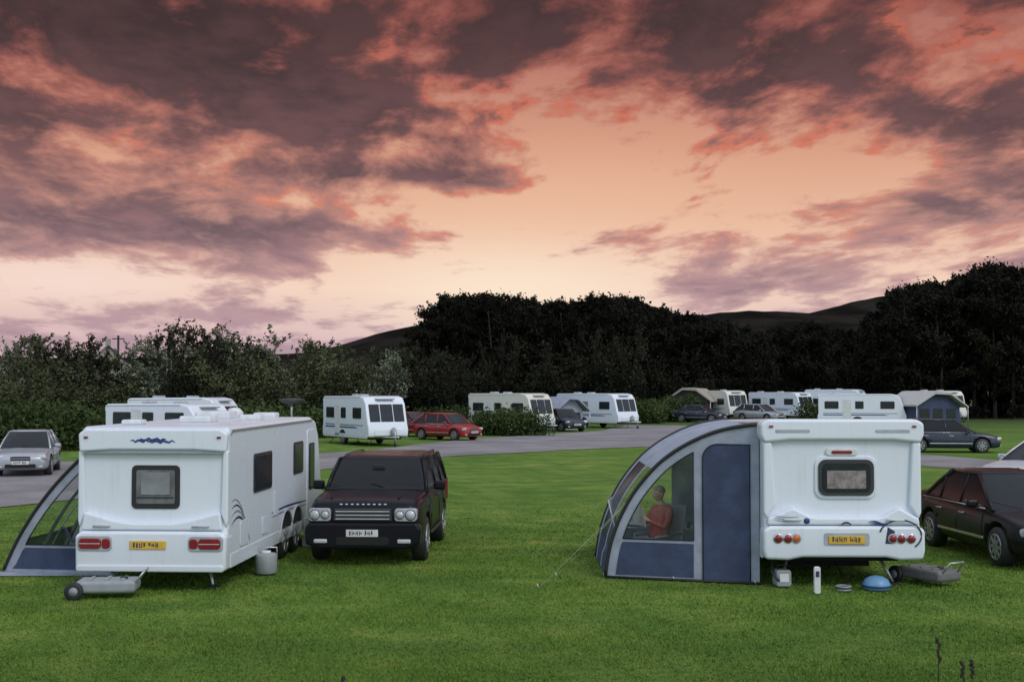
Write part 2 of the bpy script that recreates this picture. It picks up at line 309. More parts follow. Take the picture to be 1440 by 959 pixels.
# ------------------------------------------------------------------ cars
def car(name,loc,rz,paint,kind,plate_m=WPL):
    g=Grp(name,loc,rz)
    K={'suv':dict(st=[(0,.46,.86,.78),(.05,.30,1.02,.90),(.30,.27,1.08,.955),(1.0,.27,1.12,.97),(1.5,.27,1.14,.97),(3.0,.27,1.15,.97),(4.45,.29,1.15,.95),(4.72,.34,1.10,.9),(4.79,.46,.95,.82)],
                 gh=(1.36,1.95,4.45,4.70,.90,.74,1.12,1.64),wy=(.88,3.63),r=.37,bp=(2.75,3.75)),
       'saloon':dict(st=[(0,.34,.58,.55),(.07,.22,.68,.76),(.45,.19,.79,.87),(1.2,.19,.90,.9),(2.4,.19,.93,.9),(3.6,.19,.97,.9),(4.3,.22,.99,.85),(4.52,.3,.93,.76),(4.56,.42,.8,.66)],
                 gh=(1.05,1.95,3.15,4.0,.82,.60,.90,1.42),wy=(.86,3.52),r=.32,bp=(2.35,3.2)),
       'hatch':dict(st=[(0,.34,.58,.55),(.07,.22,.68,.74),(.4,.19,.79,.83),(1.0,.19,.90,.85),(2.2,.19,.93,.86),(3.3,.19,.95,.85),(3.85,.22,.95,.8),(4.0,.3,.9,.74),(4.03,.42,.8,.66)],
                 gh=(.9,1.65,3.35,3.92,.78,.60,.90,1.45),wy=(.78,3.25),r=.3,bp=(2.1,3.0)),
       'estate':dict(st=[(0,.34,.58,.55),(.07,.22,.68,.76),(.45,.19,.79,.87),(1.2,.19,.90,.9),(2.4,.19,.93,.9),(3.6,.19,.97,.9),(4.4,.22,.97,.85),(4.6,.3,.93,.78),(4.65,.42,.8,.68)],
                 gh=(1.05,1.95,3.9,4.5,.82,.62,.90,1.46),wy=(.88,3.55),r=.32,bp=(2.4,3.4))}[kind]
    suv=kind=='suv'
    V=[];F=[];rings=[]
    for (y,zl,zt,hw) in K['st']:
        h=zt-zl
        half=[(0,zl),(hw*.8,zl),(hw*.96,zl+h*.1),(hw,zl+h*.35),(hw*.995,zl+h*.62),(hw*.965,zl+h*.86),(hw*.91,zt-.005),(hw*.8,zt+.015),(hw*.4,zt+.035),(0,zt+.04)]
        rings.append([(x,y,z) for x,z in half]+[(-x,y,z) for x,z in half[-2:0:-1]])
    n=len(rings[0])
    for r in rings: V+=r
    for i in range(len(rings)-1):
        for k in range(n): F.append((i*n+k,i*n+(k+1)%n,(i+1)*n+(k+1)%n,(i+1)*n+k))
    F.append(tuple(range(n))); F.append(tuple(len(V)-1-k for k in range(n)))
    b=mkobj('body',V,F,[paint,UND],smooth=True,parent=g.e); m=b.modifiers.new('s','SUBSURF'); m.levels=2; m.render_levels=2
    hwm=max(s[3] for s in K['st']); cut=[]
    tg=Grp('tmp')
    for y in K['wy']:
        for s in(-1,1):
            c=tg.lathe('cut',[(s*(hwm-.28),K['r']+.06),(s*(hwm+.3),K['r']+.06)],(0,y,K['r']+.02),'x',UND,32,smooth=False); c.parent=None
            bm=b.modifiers.new('c','BOOLEAN'); bm.operation='DIFFERENCE'; bm.object=c; bm.solver='EXACT'; bm.material_mode='TRANSFER'; cut.append(c)
    b.parent=None; bake(b); b.parent=g.e
    for c in cut: bpy.data.objects.remove(c)
    bpy.data.objects.remove(tg.e)
    y0,y1,y2,y3,hb,ht,z0,z1=K['gh']; zm=z0-.03
    ringsg=[]
    for (ya,yb,hw,z) in ((y0,y3,hb,zm),(y0+(y1-y0)*.5,y3+(y2-y3)*.5,hb+(ht-hb)*.44,zm+(z1-zm)*.52),(y1,y2,ht,z1)):
        c=.06; ringsg.append([(-hw+c,ya+.04,z),(-hw*.5,ya-.03,z),(hw*.5,ya-.03,z),(hw-c,ya+.04,z),(hw,ya+.14,z),(hw+.005,(ya+yb)/2,z),(hw,yb-.14,z),(hw-c,yb-.04,z),(0,yb+.02,z),(-hw+c,yb-.04,z),(-hw,yb-.14,z),(-hw-.005,(ya+yb)/2,z),(-hw,ya+.14,z)])
    n=13;V=[];F=[]
    for r in ringsg: V+=r
    for i in range(2):
        for k in range(n): F.append((i*n+k,i*n+(k+1)%n,(i+1)*n+(k+1)%n,(i+1)*n+k))
    F.append(tuple(range(n))); F.append(tuple(len(V)-1-k for k in range(n)))
    o=mkobj('glasshouse',V,F,GLASS,parent=g.e); g._bev(o,.02,2)
    rv=[(p[0]*1.03,p[1]+(-.02 if p[1]<(y1+y2)/2 else .02),z1-.035) for p in ringsg[2]]+[(p[0]*1.0,p[1],z1+.005) for p in ringsg[2]]+[(p[0]*.75,(p[1]-(y1+y2)/2)*.85+(y1+y2)/2,z1+.04) for p in ringsg[2]]
    F=[(i*n+k,i*n+(k+1)%n,(i+1)*n+(k+1)%n,(i+1)*n+k) for i in range(2) for k in range(n)]+[tuple(range(n)),tuple(3*n-1-k for k in range(n))]
    mkobj('roof',rv,F,paint,smooth=True,parent=g.e)
    for s in(-1,1):
        def pil(nm,a,b_,r): g.tube(nm+'_%d'%s,[a,((a[0]+b_[0])/2+s*.012,(a[1]+b_[1])/2,(a[2]+b_[2])/2+.012),b_],r,paint)
        pil('a_pillar',(s*(hb-.02),y0+.08,zm),(s*(ht),y1+.08,z1-.01),.033)
        pil('rear_pillar',(s*(hb-.02),y3-.08,zm),(s*(ht),y2-.06,z1-.01),.05)
        for q,yy in enumerate(K['bp']):
            if yy<y2+.2: pil('b_pillar_%d'%q,(s*(hb+.0),yy,zm),(s*(ht+.0),yy+.03,z1-.01),.028)
        g.tube('roof_rail_%d'%s,[(s*ht,y1+.06,z1-.01),(s*ht,y2-.06,z1-.01)],.03,paint)
        if suv: g.tube('roof_bar_%d'%s,[(s*(ht-.05),y1+.25,z1+.02),(s*(ht-.05),y1+.4,z1+.055),(s*(ht-.05),y2-.3,z1+.055),(s*(ht-.05),y2-.1,z1+.02)],.014,DARK)
        g.tube('window_sill_trim_%d'%s,[(s*(hb+.055),y0+.2,z0-.0),(s*(hb+.06),(y0+y3)/2,z0+.005),(s*(hb+.05),y3-.2,z0+.005)],.012,CHR if not suv else DARK)
        g.box('mirror_%d'%s,(s*(hwm+.10),y0+.42,z0+.07),(.20,.12,.16 if suv else .13),paint,.04,4); g.box('mirror_glass_%d'%s,(s*(hwm+.10),y0+.485,z0+.07),(.16,.008,.11),CHR,.01)
        g.box('mirror_arm_%d'%s,(s*(hwm-.01),y0+.43,z0+.03),(.12,.06,.04),DARK,.01)
        for q,yy in enumerate(K['wy']): g.wheel('wheel_%d_%d'%(q,s),s*(hwm-.13),yy,K['r'],.23,s,spokes=5 if suv else 8)
        zt=K['st'][4][2]
        for q,yy in enumerate((K['wy'][0]+K['r']+.18,K['bp'][0],min(K['bp'][1],K['wy'][1]-.1))):
            g.tube('door_seam_%d_%d'%(q,s),[(s*(hwm*.955+.006),yy,zt-.12),(s*(hwm+.001),yy,zt-.35),(s*(hwm+.001),yy,.5),(s*(hwm*.985),yy,.34)],.006,UND,5)
        for q,yy in enumerate((K['bp'][0]-.2,K['bp'][1]-.12)): g.box('door_handle_%d_%d'%(q,s),(s*(hwm*.985),yy,zt-.17),(.05,.2,.035),CHR if not suv else DARK,.012)
        g.box('side_moulding_%d'%s,(s*(hwm+.0),(K['wy'][0]+K['wy'][1])/2,.42),(.03,K['wy'][1]-K['wy'][0]-2*K['r']-.2,.05),DARK if suv else CHR,.01)
        if suv:
            g.prism('headlamp_%d'%s,rrect(s*.70,.84,.36,.21,.05),'y',-.04,.2,TRIM,.02,3); 
            for q,(dx,r2) in enumerate(((.78,.082),(.61,.066))): g.lathe('headlamp_bezel_%d_%d'%(s,q),[(-.03,r2+.008),(-.045,r2+.006)],(s*dx,0,.84),'y',DARK,18); g.lathe('headlamp_lens_%d_%d'%(s,q),[(-.03,r2),(-.055,r2*.9),(-.065,.01)],(s*dx,0,.84),'y',CLR,18)
            g.box('fog_lamp_%d'%s,(s*.68,-.045,.42),(.22,.08,.07),CLR,.02); g.box('tail_lamp_%d'%s,(s*.86,4.74,.9),(.14,.08,.4),RED,.02)
            g.box('side_vent_%d'%s,(s*(.965),1.32,.82),(.03,.18,.16),DARK,.01)
        else:
            Lc=K['st'][-1][0]
            g.box('headlamp_%d'%s,(s*.62,.17,.63),(.34,.22,.14),CLR,.05,4,rot=(-18,0,s*-20)); g.box('fog_lamp_%d'%s,(s*.6,.06,.34),(.16,.06,.07),CLR,.02)
            g.box('tail_lamp_%d'%s,(s*.70,Lc-.14,.80),(.26,.2,.17),RED,.04,3,rot=(0,0,s*-18))
    if suv:
        g.prism('grille',[(-.48,.74),(-.46,.94),(.46,.94),(.48,.74)],'y',-.035,.2,DARK,.012)
        for q in range(3): g.box('grille_bar_%d'%q,(0,-.042,.775+q*.06),(.88,.025,.020),TRIM,.006)
        g.prism('front_bumper',[(-.93,.36),(-.95,.62),(-.88,.72),(.88,.72),(.95,.62),(.93,.36),(.7,.29),(-.7,.29)],'y',-.06,.25,paint,.05,4)
        g.prism('lower_intake',rrect(0,.42,.86,.13,.04),'y',-.075,0,UND,.01); plate(g,'number_plate',0,-.078,.55,WPL)
        for q in range(9): g.box('bonnet_letter_%d'%q,(-.36+q*.09,.035,1.005),(.045,.010,.022),ALU,.002,rot=(-35,0,0))
        for s in(-1,1): g.tube('bonnet_crease_%d'%s,[(s*.55,.2,1.085),(s*.62,.8,1.125),(s*.66,1.25,1.14)],.015,paint)
        g.prism('windscreen_base',[(-.82,1.2),(.82,1.2),(.85,1.36),(-.85,1.36)],'z',1.10,1.175,UND,.01)
        g.box('rear_view_mirror',(0,1.72,1.52),(.22,.03,.06),BLK,.01)
    else:
        g.prism('grille',rrect(0,.60,.62,.14,.05),'y',-.01,.1,DARK,.01); g.box('grille_bar',(0,-.013,.60),(.6,.012,.015),CHR,.004)
        g.prism('lower_intake',rrect(0,.36,.95,.13,.04),'y',.0,.12,UND,.01); plate(g,'number_plate',0,-.022,.47,WPL)
        plate(g,'rear_plate',0,K['st'][-1][0]+.01,.7,YEL,1)
    for s in(-1,1): g.tube('wiper_%d'%s,[(s*.35,y0-.03,z0+.02),(s*.35-.45,y0+.12,z0+.12)],.009,BLK,5)
    return g
def carpaint(n,c,metal=.3,coat=.6,spec=.4): return mat(n,c,.32,metal,.05,3,coat=coat,spec=spec)
P_BLK=carpaint('dark_paint',(.009,.009,.013),0,.06,.16); P_BRN=carpaint('near_black_paint',(.008,.007,.008),0,.12,.2); P_SIL=carpaint('silver_paint',(.40,.42,.45),.5)
P_RED=carpaint('red_paint',(.30,.015,.02),0,.4); P_MAR=carpaint('maroon_paint',(.15,.01,.015),0,.4); P_NVY=carpaint('navy_paint',(.018,.024,.045),0,.3); P_WHT=carpaint('white_car_paint',(.55,.57,.6),.0)
car('suv_car',(-2.42,20.85,0),-2.6,P_BLK,'suv')
car('saloon_car',(8.80,20.1,0),4.5,P_BRN,'saloon')
car('saloon_car',(13.1,34.6,0),-58,P_WHT,'saloon')
car('saloon_car',(-15.9,41.5,0),14,P_SIL,'saloon')
car('estate_car',(21.8,57.5,0),82,P_NVY,'estate')
car('hatchback_car',(-2.05,70,0),50,P_RED,'hatch')
car('saloon_car',(-4.25,75,0),50,P_MAR,'saloon')
car('hatchback_car',(4.3,84,0),28,P_NVY,'hatch')
car('estate_car',(22.7,108,0),40,P_SIL,'estate')
car('saloon_car',(17.6,106,0),60,P_NVY,'saloon')
car('hatchback_car',(34.6,99,0),70,P_MAR,'hatch')
# ------------------------------------------------------------------ awnings
def awning(name,loc,rz,out,depth,winx,dz,door,clear=True,skew=.3):
    g=Grp(name,loc,rz)
    out=np.array(out,float); t=np.r_[0,np.cumsum(np.hypot(*np.diff(out,axis=0).T))]; tt=np.linspace(0,t[-1],34)
    O=np.c_[np.interp(tt,t,out[:,0]),np.interp(tt,t,out[:,1])]
    for _ in range(4): O[1:-1]=(O[:-2]+2*O[1:-1]+O[2:])/4
    tg=np.gradient(O,axis=0); tg/=np.hypot(tg[:,0],tg[:,1])[:,None]; nr=np.c_[-tg[:,1],tg[:,0]]
    if (nr[17]*(-O[17]+np.array([0,.8]))).sum()<0: nr=-nr
    I=O+nr*.15
    def P(x,z,tq,off=0): return (x,tq*depth+(1-tq)*(-x)*skew+off,z)
    def panel(nm,loops,tq,off,m,thick=0):
        bm=bmesh.new(); E=[]
        for lp in loops:
            vs=[bm.verts.new((p[0],0,p[1])) for p in lp]; E+=[bm.edges.new((vs[i],vs[(i+1)%len(vs)])) for i in range(len(vs))]
        bmesh.ops.triangle_fill(bm,use_beauty=True,use_dissolve=False,edges=E,normal=(0,-1,0))
        for v in bm.verts: v.co=P(v.co.x,v.co.z,tq,off)
        me=bpy.data.meshes.new(nm); bm.to_mesh(me); bm.free(); me.materials.append(m)
        o=bpy.data.objects.new(nm,me); COL.objects.link(o); o.parent=g.e; return o
    outer=[tuple(p) for p in O]+[(O[-1][0],.02),(0,.02)]
    zc=dz
    wl=[tuple(p) for p in I if p[0]<winx and p[1]>zc]
    ztop=np.interp(-winx,-I[:,0],I[:,1]); zl=np.interp(zc,I[::-1,1],I[::-1,0])
    wl=[(winx,ztop)]+wl+[(zl,zc),(winx,zc)]
    for tq,off,nm in((0,0,'end'),(1,0,'far_end')):
        panel(nm+'_wall',[outer,wl],tq,off,GREYF); panel(nm+'_window',[wl],tq,off,VINYL)
        sgn=-1 if tq==0 else 1
        lo=[(winx,zc-.05),(zl+.0,zc-.05)]+[tuple(p) for p in I if p[1]<zc-.07 and p[1]>.12]+[(I[-1][0],.07),(winx,.07)]
        panel(nm+'_lower_panel',[lo],tq,sgn*.008,NAVY)
        if door:
            x0,x1,zt=door; r=.22
            dp=[(x1,.05),(x1,zt)]+[(x0+r-r*math.sin(a),zt-r+r*math.cos(a)) for a in np.linspace(0,math.pi/2,8)]+[(x0,.05)]
            panel(nm+'_door',[dp],tq,sgn*.009,NAVY)
            g.tube(nm+'_door_zip',[P(x,z,tq,sgn*.014) for x,z in dp],.009,BLK,5)
        g.tube(nm+'_window_zip',[P(x,z,tq,sgn*.01) for x,z in wl+[wl[0]]],.010,BLK,5)
        g.tube(nm+'_pole',[P(x,z,tq,sgn*.012) for x,z in O],.028,BLK,8)
    T=[0,.08,.46,.54,.92,1]; V=[];F=[];mi=[]
    for i,p in enumerate(O):
        for tq in T:
            a=P(p[0],p[1],tq); sag=.03*math.sin(math.pi*tq)*(1 if p[1]>.3 else 0)
            V.append((a[0]+nr[i][0]*sag,a[1],a[2]+nr[i][1]*sag))
    k=len(T)
    for i in range(len(O)-1):
        for j in range(k-1):
            F.append((i*k+j,i*k+j+1,(i+1)*k+j+1,(i+1)*k+j)); z=O[i][1]
            mi.append(1 if z<.55 and j in(1,3) else (2 if (.55<=z<1.75 and j in(1,3)) else 0))
    mkobj('canopy',V,F,[GREYF,NAVY,VINYL],smooth=True,parent=g.e,mi=mi)
    g.tube('mid_pole',[P(x,z,.5) for x,z in I],.014,ALU)
    return g,P,O
ROPE=mat('rope',(.30,.31,.20),.8)
aw,PA,OA=awning('porch_awning',(3.64,18.92,0),0,[(0,2.36),(-.3,2.33),(-.66,2.24),(-1.07,2.04),(-1.44,1.77),(-1.80,1.33),(-2.03,.89),(-2.17,.45),(-2.22,.05)],2.8,-.93,.62,(-.80,-.13,2.06))
aw.tube('mud_wall',[(0.02,0.0,.03),(-2.22,.66,.03)],.02,BLK)
for k,(a,b) in enumerate((((-1.9,.6,1.15),(-3.25,-.35,.02)),((-1.9,.6,1.15),(-2.95,.75,.02)),((-1.9,2.8,1.15),(-3.2,3.2,.02)))): aw.tube('guy_rope_%d'%k,[a,b],.0035,ROPE,5)
for k,(x,y) in enumerate(((-3.25,-.35),(-2.95,.75),(-2.22,.68),(-1.2,.36),(-.05,.0))): aw.tube('peg_%d'%k,[(x,y,0),(x-.03,y,.08)],.008,ALU,5)
aw2,_,_=awning('porch_awning',(-6.22,19.95,0),-2.6,[(0,2.15),(-.35,1.95),(-.7,1.62),(-.95,1.36),(-1.24,1.0),(-1.5,.6),(-1.70,.2),(-1.76,.05)],2.6,-.25,.45,None,skew=.1)
aw2.ribbon('fabric_motif',[(-.85+.06*i,.62+.12*math.sin(i*1.1)) for i in range(9)],.05,'y',.02,DKD)
aw2.prism('mud_flap',[(-2.0,-.1),(-1.6,-.25),(0.1,-.12),(.1,.1),(-1.8,.15)],'z',.012,.02,GREYF)
# ------------------------------------------------------------------ person in awning
SHIRT=mat('red_shirt',(.42,.10,.10),.8,var=.2,scale=12,bump=.3); TRO=mat('grey_trousers',(.20,.21,.24),.85,var=.2,bump=.3); SKIN=mat('skin',(.60,.36,.28),.55); HAIR=mat('grey_hair',(.30,.26,.22),.8,var=.3,scale=40); SHOE=mat('shoe',(.05,.04,.035),.6)
def person(loc,rz):
    g=Grp('seated_person',loc,rz)
    V=[];E=[];R=[]
    def v(p,r,par=None):
        V.append(p);R.append(r)
        if par is not None:E.append((par,len(V)-1))
        return len(V)-1
    pel=v((0,0,.50),.15); sp=v((.06,0,.72),.15,pel); ch=v((.10,0,.92),.165,sp); nb=v((.09,0,1.04),.08,ch); nk=v((.07,0,1.10),.056,nb); hd=v((.055,0,1.15),.05,nk)
    for s in(-1,1):
        sh=v((.11,s*.19,.99),.07,ch); ua=v((.03,s*.24,.86),.058,sh); el=v((-.06,s*.25,.73),.046,ua); fa=v((-.18,s*.19,.79),.038,el); wr=v((-.29,s*.15,.85),.026,fa); pm=v((-.35,s*.135,.88),.032,wr)
        for k in range(4):
            b=v((-.38,s*(.14-.0),.905-.022*k),.011,pm); c=v((-.425,s*.135,.91-.024*k),.0095,b); d=v((-.435,s*.10,.908-.023*k),.0085,c)
        b=v((-.345,s*.11,.91),.011,pm); v((-.375,s*.09,.93),.009,b)
        hp=v((-.04,s*.10,.48),.095,pel); th=v((-.25,s*.12,.50),.08,hp); kn=v((-.46,s*.13,.51),.06,th); cf=v((-.47,s*.13,.33),.053,kn); an=v((-.45,s*.13,.10),.036,cf); he=v((-.46,s*.13,.05),.036,an); v((-.62,s*.14,.045),.032,he)
    me=bpy.data.meshes.new('body'); me.from_pydata(V,E,[]); o=bpy.data.objects.new('body',me); COL.objects.link(o)
    o.modifiers.new('k','SKIN'); sv=me.skin_vertices[0].data
    for i,r in enumerate(R): sv[i].radius=(r,r); sv[i].use_root=(i==0)
    s=o.modifiers.new('s','SUBSURF'); s.levels=1; s.render_levels=1
    bake(o); me=o.data; me.materials.clear()
    for m in(SHIRT,TRO,SKIN,SHOE): me.materials.append(m)
    for p in me.polygons:
        c=p.center; p.use_smooth=True
        p.material_index=3 if c.z<.11 else (2 if (c.z>1.06 or c.x<-.28 and c.z>.75) else (1 if (c.z<.585) else 0))
    o.parent=g.e
    bm=bmesh.new(); bmesh.ops.create_uvsphere(bm,u_segments=24,v_segments=18,radius=.105)
    for q in bm.verts:
        x,y,z=q.co; 
        if z<0: x*=1-.22*(-z/.105); y*=1-.35*(-z/.105)
        if x<-.08 and abs(y)<.022 and -.045<z<.012: x-=.022*(1-abs(y)/.022)*(1 if z<-.01 else .5)
        if x<-.06 and abs(abs(y)-.035)<.015 and abs(z-.01)<.012: x+=.008
        q.co=(x*.98,y*.80,z*1.18)
    me=bpy.data.meshes.new('head'); bm.to_mesh(me); bm.free(); me.materials.append(SKIN); me.materials.append(HAIR)
    for p in me.polygons:
        c=p.center; p.use_smooth=True; p.material_index=1 if (c.z>.055 or (c.x>.015 and c.z>-.05)) else 0
    h=bpy.data.objects.new('head',me); COL.objects.link(h); h.parent=g.e; h.location=(.03,0,1.235); h.rotation_euler=(0,math.radians(-8),0)
    g.lathe('hair',[(0.0,.098),(.05,.09),(.09,.06),(.108,.01)],(.05,0,1.26),'z',HAIR)
    for s_ in(-1,1):
        g.box('ear_%d'%s_,(.035,s_*.085,1.235),(.03,.014,.055),SKIN,.006,3); g.lathe('eye_%d'%s_,[(-.074,.010),(-.080,.006),(-.082,.001)],(.027,s_*.032,1.25),'x',DARK,10)
    g.box('mouth',(-.058,0,1.175),(.012,.04,.008),mat('lips',(.4,.14,.12),.5),.003)
    for s_ in(-1,1): g.box('newspaper_page_%d'%s_,(-.42,s_*.12,.93),(.006,.26,.34),mat('newsprint_%d'%s_,(.62,.61,.58),.9,var=.25,scale=45),.001,1,rot=(0,-12,s_*14))
    return g
person((2.28,20.2,.0),32)
FB=mat('chair_fabric',(.30,.32,.35),.8,bump=.3)
def chair(x,y,rz):
    c=Grp('camping_chair',(x,y,0),rz)
    c.box('seat',(-.05,0,.365),(.48,.5,.03),FB,.012,rot=(0,4,0)); c.box('backrest',(.29,0,.73),(.03,.5,.66),FB,.012,rot=(0,12,0))
    for s in(-1,1):
        c.tube('leg_a_%d'%s,[(-.28,s*.26,.02),(.2,s*.26,.38),(.36,s*.26,1.06)],.012,ALU); c.tube('leg_b_%d'%s,[(.26,s*.26,.02),(-.28,s*.26,.38),(-.28,s*.27,.6),(.24,s*.27,.62)],.012,ALU)
chair(2.31,20.2,32); chair(1.98,21.3,170)
t=Grp('camping_table',(3.0,20.9,0)); t.box('top',(0,0,.62),(.8,.55,.03),WPLA,.01)
for i,(x,y) in enumerate(((-.35,-.22),(.35,-.22),(-.35,.22),(.35,.22))): t.tube('leg_%d'%i,[(x,y,.01),(x*.8,y,.61)],.012,ALU)
t.lathe('mug',[(.636,.04),(.73,.042)],(-.15,-.1,0),'z',LBL,16); t.lathe('kettle',[(.636,.08),(.72,.085),(.78,.05),(.80,.02)],(.15,.05,0),'z',CHR,18)
# ------------------------------------------------------------------ small camp items
def waste_tank(loc,rz,m=PLG,top=True):
    g=Grp('wheeled_waste_tank',loc,rz)
    g.prism('tank',rrect(0,.17,.82,.17,.06),'y',-.24,.24,m,.05,4)
    for k in range(3): g.box('rib_%d'%k,(-.22+.22*k,0,.262),(.05,.34,.02),m,.008)
    for s in(-1,1): g.lathe('wheel_%d'%s,[(-.035,.09),(-.03,.125),(.03,.125),(.035,.09)],(-.40,s*.26,.125),'y',BLK,18); g.lathe('wheel_cap_%d'%s,[(-.04,.06),(.04,.06)],(-.40,s*.26,.125),'y',PLG,14)
    g.tube('handle',[(.38,-.16,.2),(.52,-.14,.38),(.52,.14,.38),(.38,.16,.2)],.014,ALU); g.lathe('cap',[(.25,.05),(.285,.05)],(.22,0,0),'z',BLK,16)
    return g
waste_tank((-5.6,17.85,0),6)
waste_tank((6.15,19.0,0),-60,mat('dark_grey_plastic',(.14,.14,.14),.5))
g=Grp('water_container',(-3.82,20.0,0),8)
g.lathe('drum',[(.02,.15),(.04,.17),(.30,.17),(.33,.15),(.34,.06)],(0,0,0),'z',PLG,22); g.tube('hoop',[(-.17,0,.26),(-.16,0,.42),(.16,0,.42),(.17,0,.26)],.012,ALU); g.lathe('lid',[(.33,.08),(.37,.07)],(0,0,0),'z',WPLA,18)
g=Grp('caravan_step',(-3.62,23.7,0),-2); g.box('tread',(0,0,.2),(.4,.6,.04),PLG,.01); g.box('side_a',(0,-.27,.1),(.38,.04,.18),PLG); g.box('side_b',(0,.27,.1),(.38,.04,.18),PLG)
g=Grp('water_filter_box',(3.93,18.75,0),4); g.prism('case',rrect(0,.14,.22,.24,.04),'y',-.12,.12,PLG,.02,3); g.box('panel',(0,-.123,.15),(.14,.01,.12),WPLA,.004); g.tube('handle',[(-.07,0,.26),(-.06,0,.32),(.06,0,.32),(.07,0,.26)],.01,BLK)
g=Grp('pitch_marker_post',(4.30,18.15,0)); g.prism('post',rrect(0,.19,.09,.38,.03),'y',-.03,.03,WPLA,.012,3); g.box('number_face',(0,-.034,.28),(.05,.006,.08),DKD,.002)
g=Grp('blue_water_bowl',(5.22,18.45,0)); g.lathe('bowl',[(.0,.13),(.03,.19),(.09,.20),(.16,.16),(.20,.09),(.215,.02)],(0,0,0),'z',LBL,26); g.lathe('rim',[(.06,.21),(.085,.21)],(0,0,0),'z',BLUE,26)
g=Grp('hose_coil',(4.72,18.35,0)); 
for k in range(3): g.tube('loop_%d'%k,[(.10*math.cos(a),.10*math.sin(a),.03+.022*k) for a in np.linspace(0,6.3,16)],.013,DARK if k%2 else PLG,6)
g.tube('cable',[(.1,0,.03),(.15,.3,.02),(.1,.9,.3)],.012,DARK,6)
# ------------------------------------------------------------------ ground, road
def ground_mat():
    m=bpy.data.materials.new('grass_lawn'); m.use_nodes=True; t=NT(m.node_tree); b=m.node_tree.nodes['Principled BSDF']
    pos=t.n.new('ShaderNodeNewGeometry').outputs['Position']; x,y,z=t.sep(pos); p2=t.comb(x,y,0)
    n1=t.noise(p2,.16,3,.6); n2=t.noise(p2,.9,4,.65); n3=t.noise(p2,9,4,.7); 
    streak=t.noise(t.comb(t.m('MULTIPLY',x,.22),t.m('MULTIPLY',y,1.2),0),.9,3,.6)
    diag=t.noise(t.comb(t.m('MULTIPLY_ADD',y,.35,t.m('MULTIPLY',x,1.3)),t.m('MULTIPLY',y,.18),0),1.0,2,.5)
    c=t.ramp(t.m('ADD',t.m('MULTIPLY',n2,.6),t.m('MULTIPLY',n1,.4)),[(.34,(.070,.135,.018)),(.46,(.100,.185,.026)),(.54,(.140,.230,.036)),(.66,(.27,.30,.075))])
    c=t.mix(t.ss(streak,.45,.65,0,.55),c,(.058,.125,.022))
    c=t.mix(t.ss(diag,.5,.68,0,.4),c,(.20,.27,.06))
    c=t.mix(t.ss(n3,.35,.75,0,.5),c,(.050,.10,.016))
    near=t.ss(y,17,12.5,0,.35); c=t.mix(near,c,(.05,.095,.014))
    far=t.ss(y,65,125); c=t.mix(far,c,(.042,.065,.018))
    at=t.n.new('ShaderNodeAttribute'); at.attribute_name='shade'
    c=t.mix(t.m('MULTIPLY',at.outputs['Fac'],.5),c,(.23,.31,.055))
    t.put(b.inputs['Base Color'],c); b.inputs['Roughness'].default_value=.85; b.inputs['Specular IOR Level'].default_value=.15
    bn=t.n.new('ShaderNodeBump'); bn.inputs['Strength'].default_value=.5; bn.inputs['Distance'].default_value=.04
    t.put(bn.inputs['Height'],t.noise(p2,25,3,.7)); t.l.new(bn.outputs[0],b.inputs['Normal']); return m
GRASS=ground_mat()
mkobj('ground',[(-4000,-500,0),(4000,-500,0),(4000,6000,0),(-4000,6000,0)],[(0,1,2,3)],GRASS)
def asphalt():
    m=bpy.data.materials.new('asphalt'); m.use_nodes=True; t=NT(m.node_tree); b=m.node_tree.nodes['Principled BSDF']
    pos=t.n.new('ShaderNodeNewGeometry').outputs['Position']
    n=t.noise(pos,.35,4,.6); n2=t.noise(pos,6,4,.7)
    c=t.mix(t.ss(n,.3,.7),(.17,.157,.165),(.28,.26,.265)); c=t.mix(t.ss(n2,.4,.8,0,.5),c,(.12,.115,.12))
    t.put(b.inputs['Base Color'],c); b.inputs['Roughness'].default_value=.75; return m
ASP=asphalt()
def sheet(name,pts,z,m):
    P=[]
    for i,(a,b) in enumerate(zip(pts,pts[1:]+pts[:1])):
        n=max(1,int(math.dist(a,b)/1.5))
        for k in range(n):
            f=k/n; P.append((a[0]+(b[0]-a[0])*f+random.uniform(-.12,.12),a[1]+(b[1]-a[1])*f+random.uniform(-.15,.15),z))
    bm=bmesh.new(); vs=[bm.verts.new(p) for p in P]; E=[bm.edges.new((vs[i],vs[(i+1)%len(vs)])) for i in range(len(vs))]
    bmesh.ops.triangle_fill(bm,use_beauty=True,edges=E,normal=(0,0,1))
    for f in bm.faces:
        f.normal_update()
        if f.normal.z<0: f.normal_flip()
    me=bpy.data.meshes.new(name); bm.to_mesh(me); bm.free(); me.materials.append(m); o=bpy.data.objects.new(name,me); COL.objects.link(o); return o
sheet('access_road',[(-60,24),(-12.6,30.5),(-11.4,33),(-9,39.5),(-6.8,45),(-3,53.5),(2,59),(6.2,62.5),(11,61.5),(13.6,56),(15.3,46.5),(17.5,44.5),(60,39),(60,43.5),(20,48.6),(17.5,56),(17,70),(16,88),(14.5,97),(9,99),(6,86),(1.5,78),(-2,73),(-4.5,66),(-6.5,59),(-9,55.5),(-20,48.5),(-60,50)],.02,ASP)
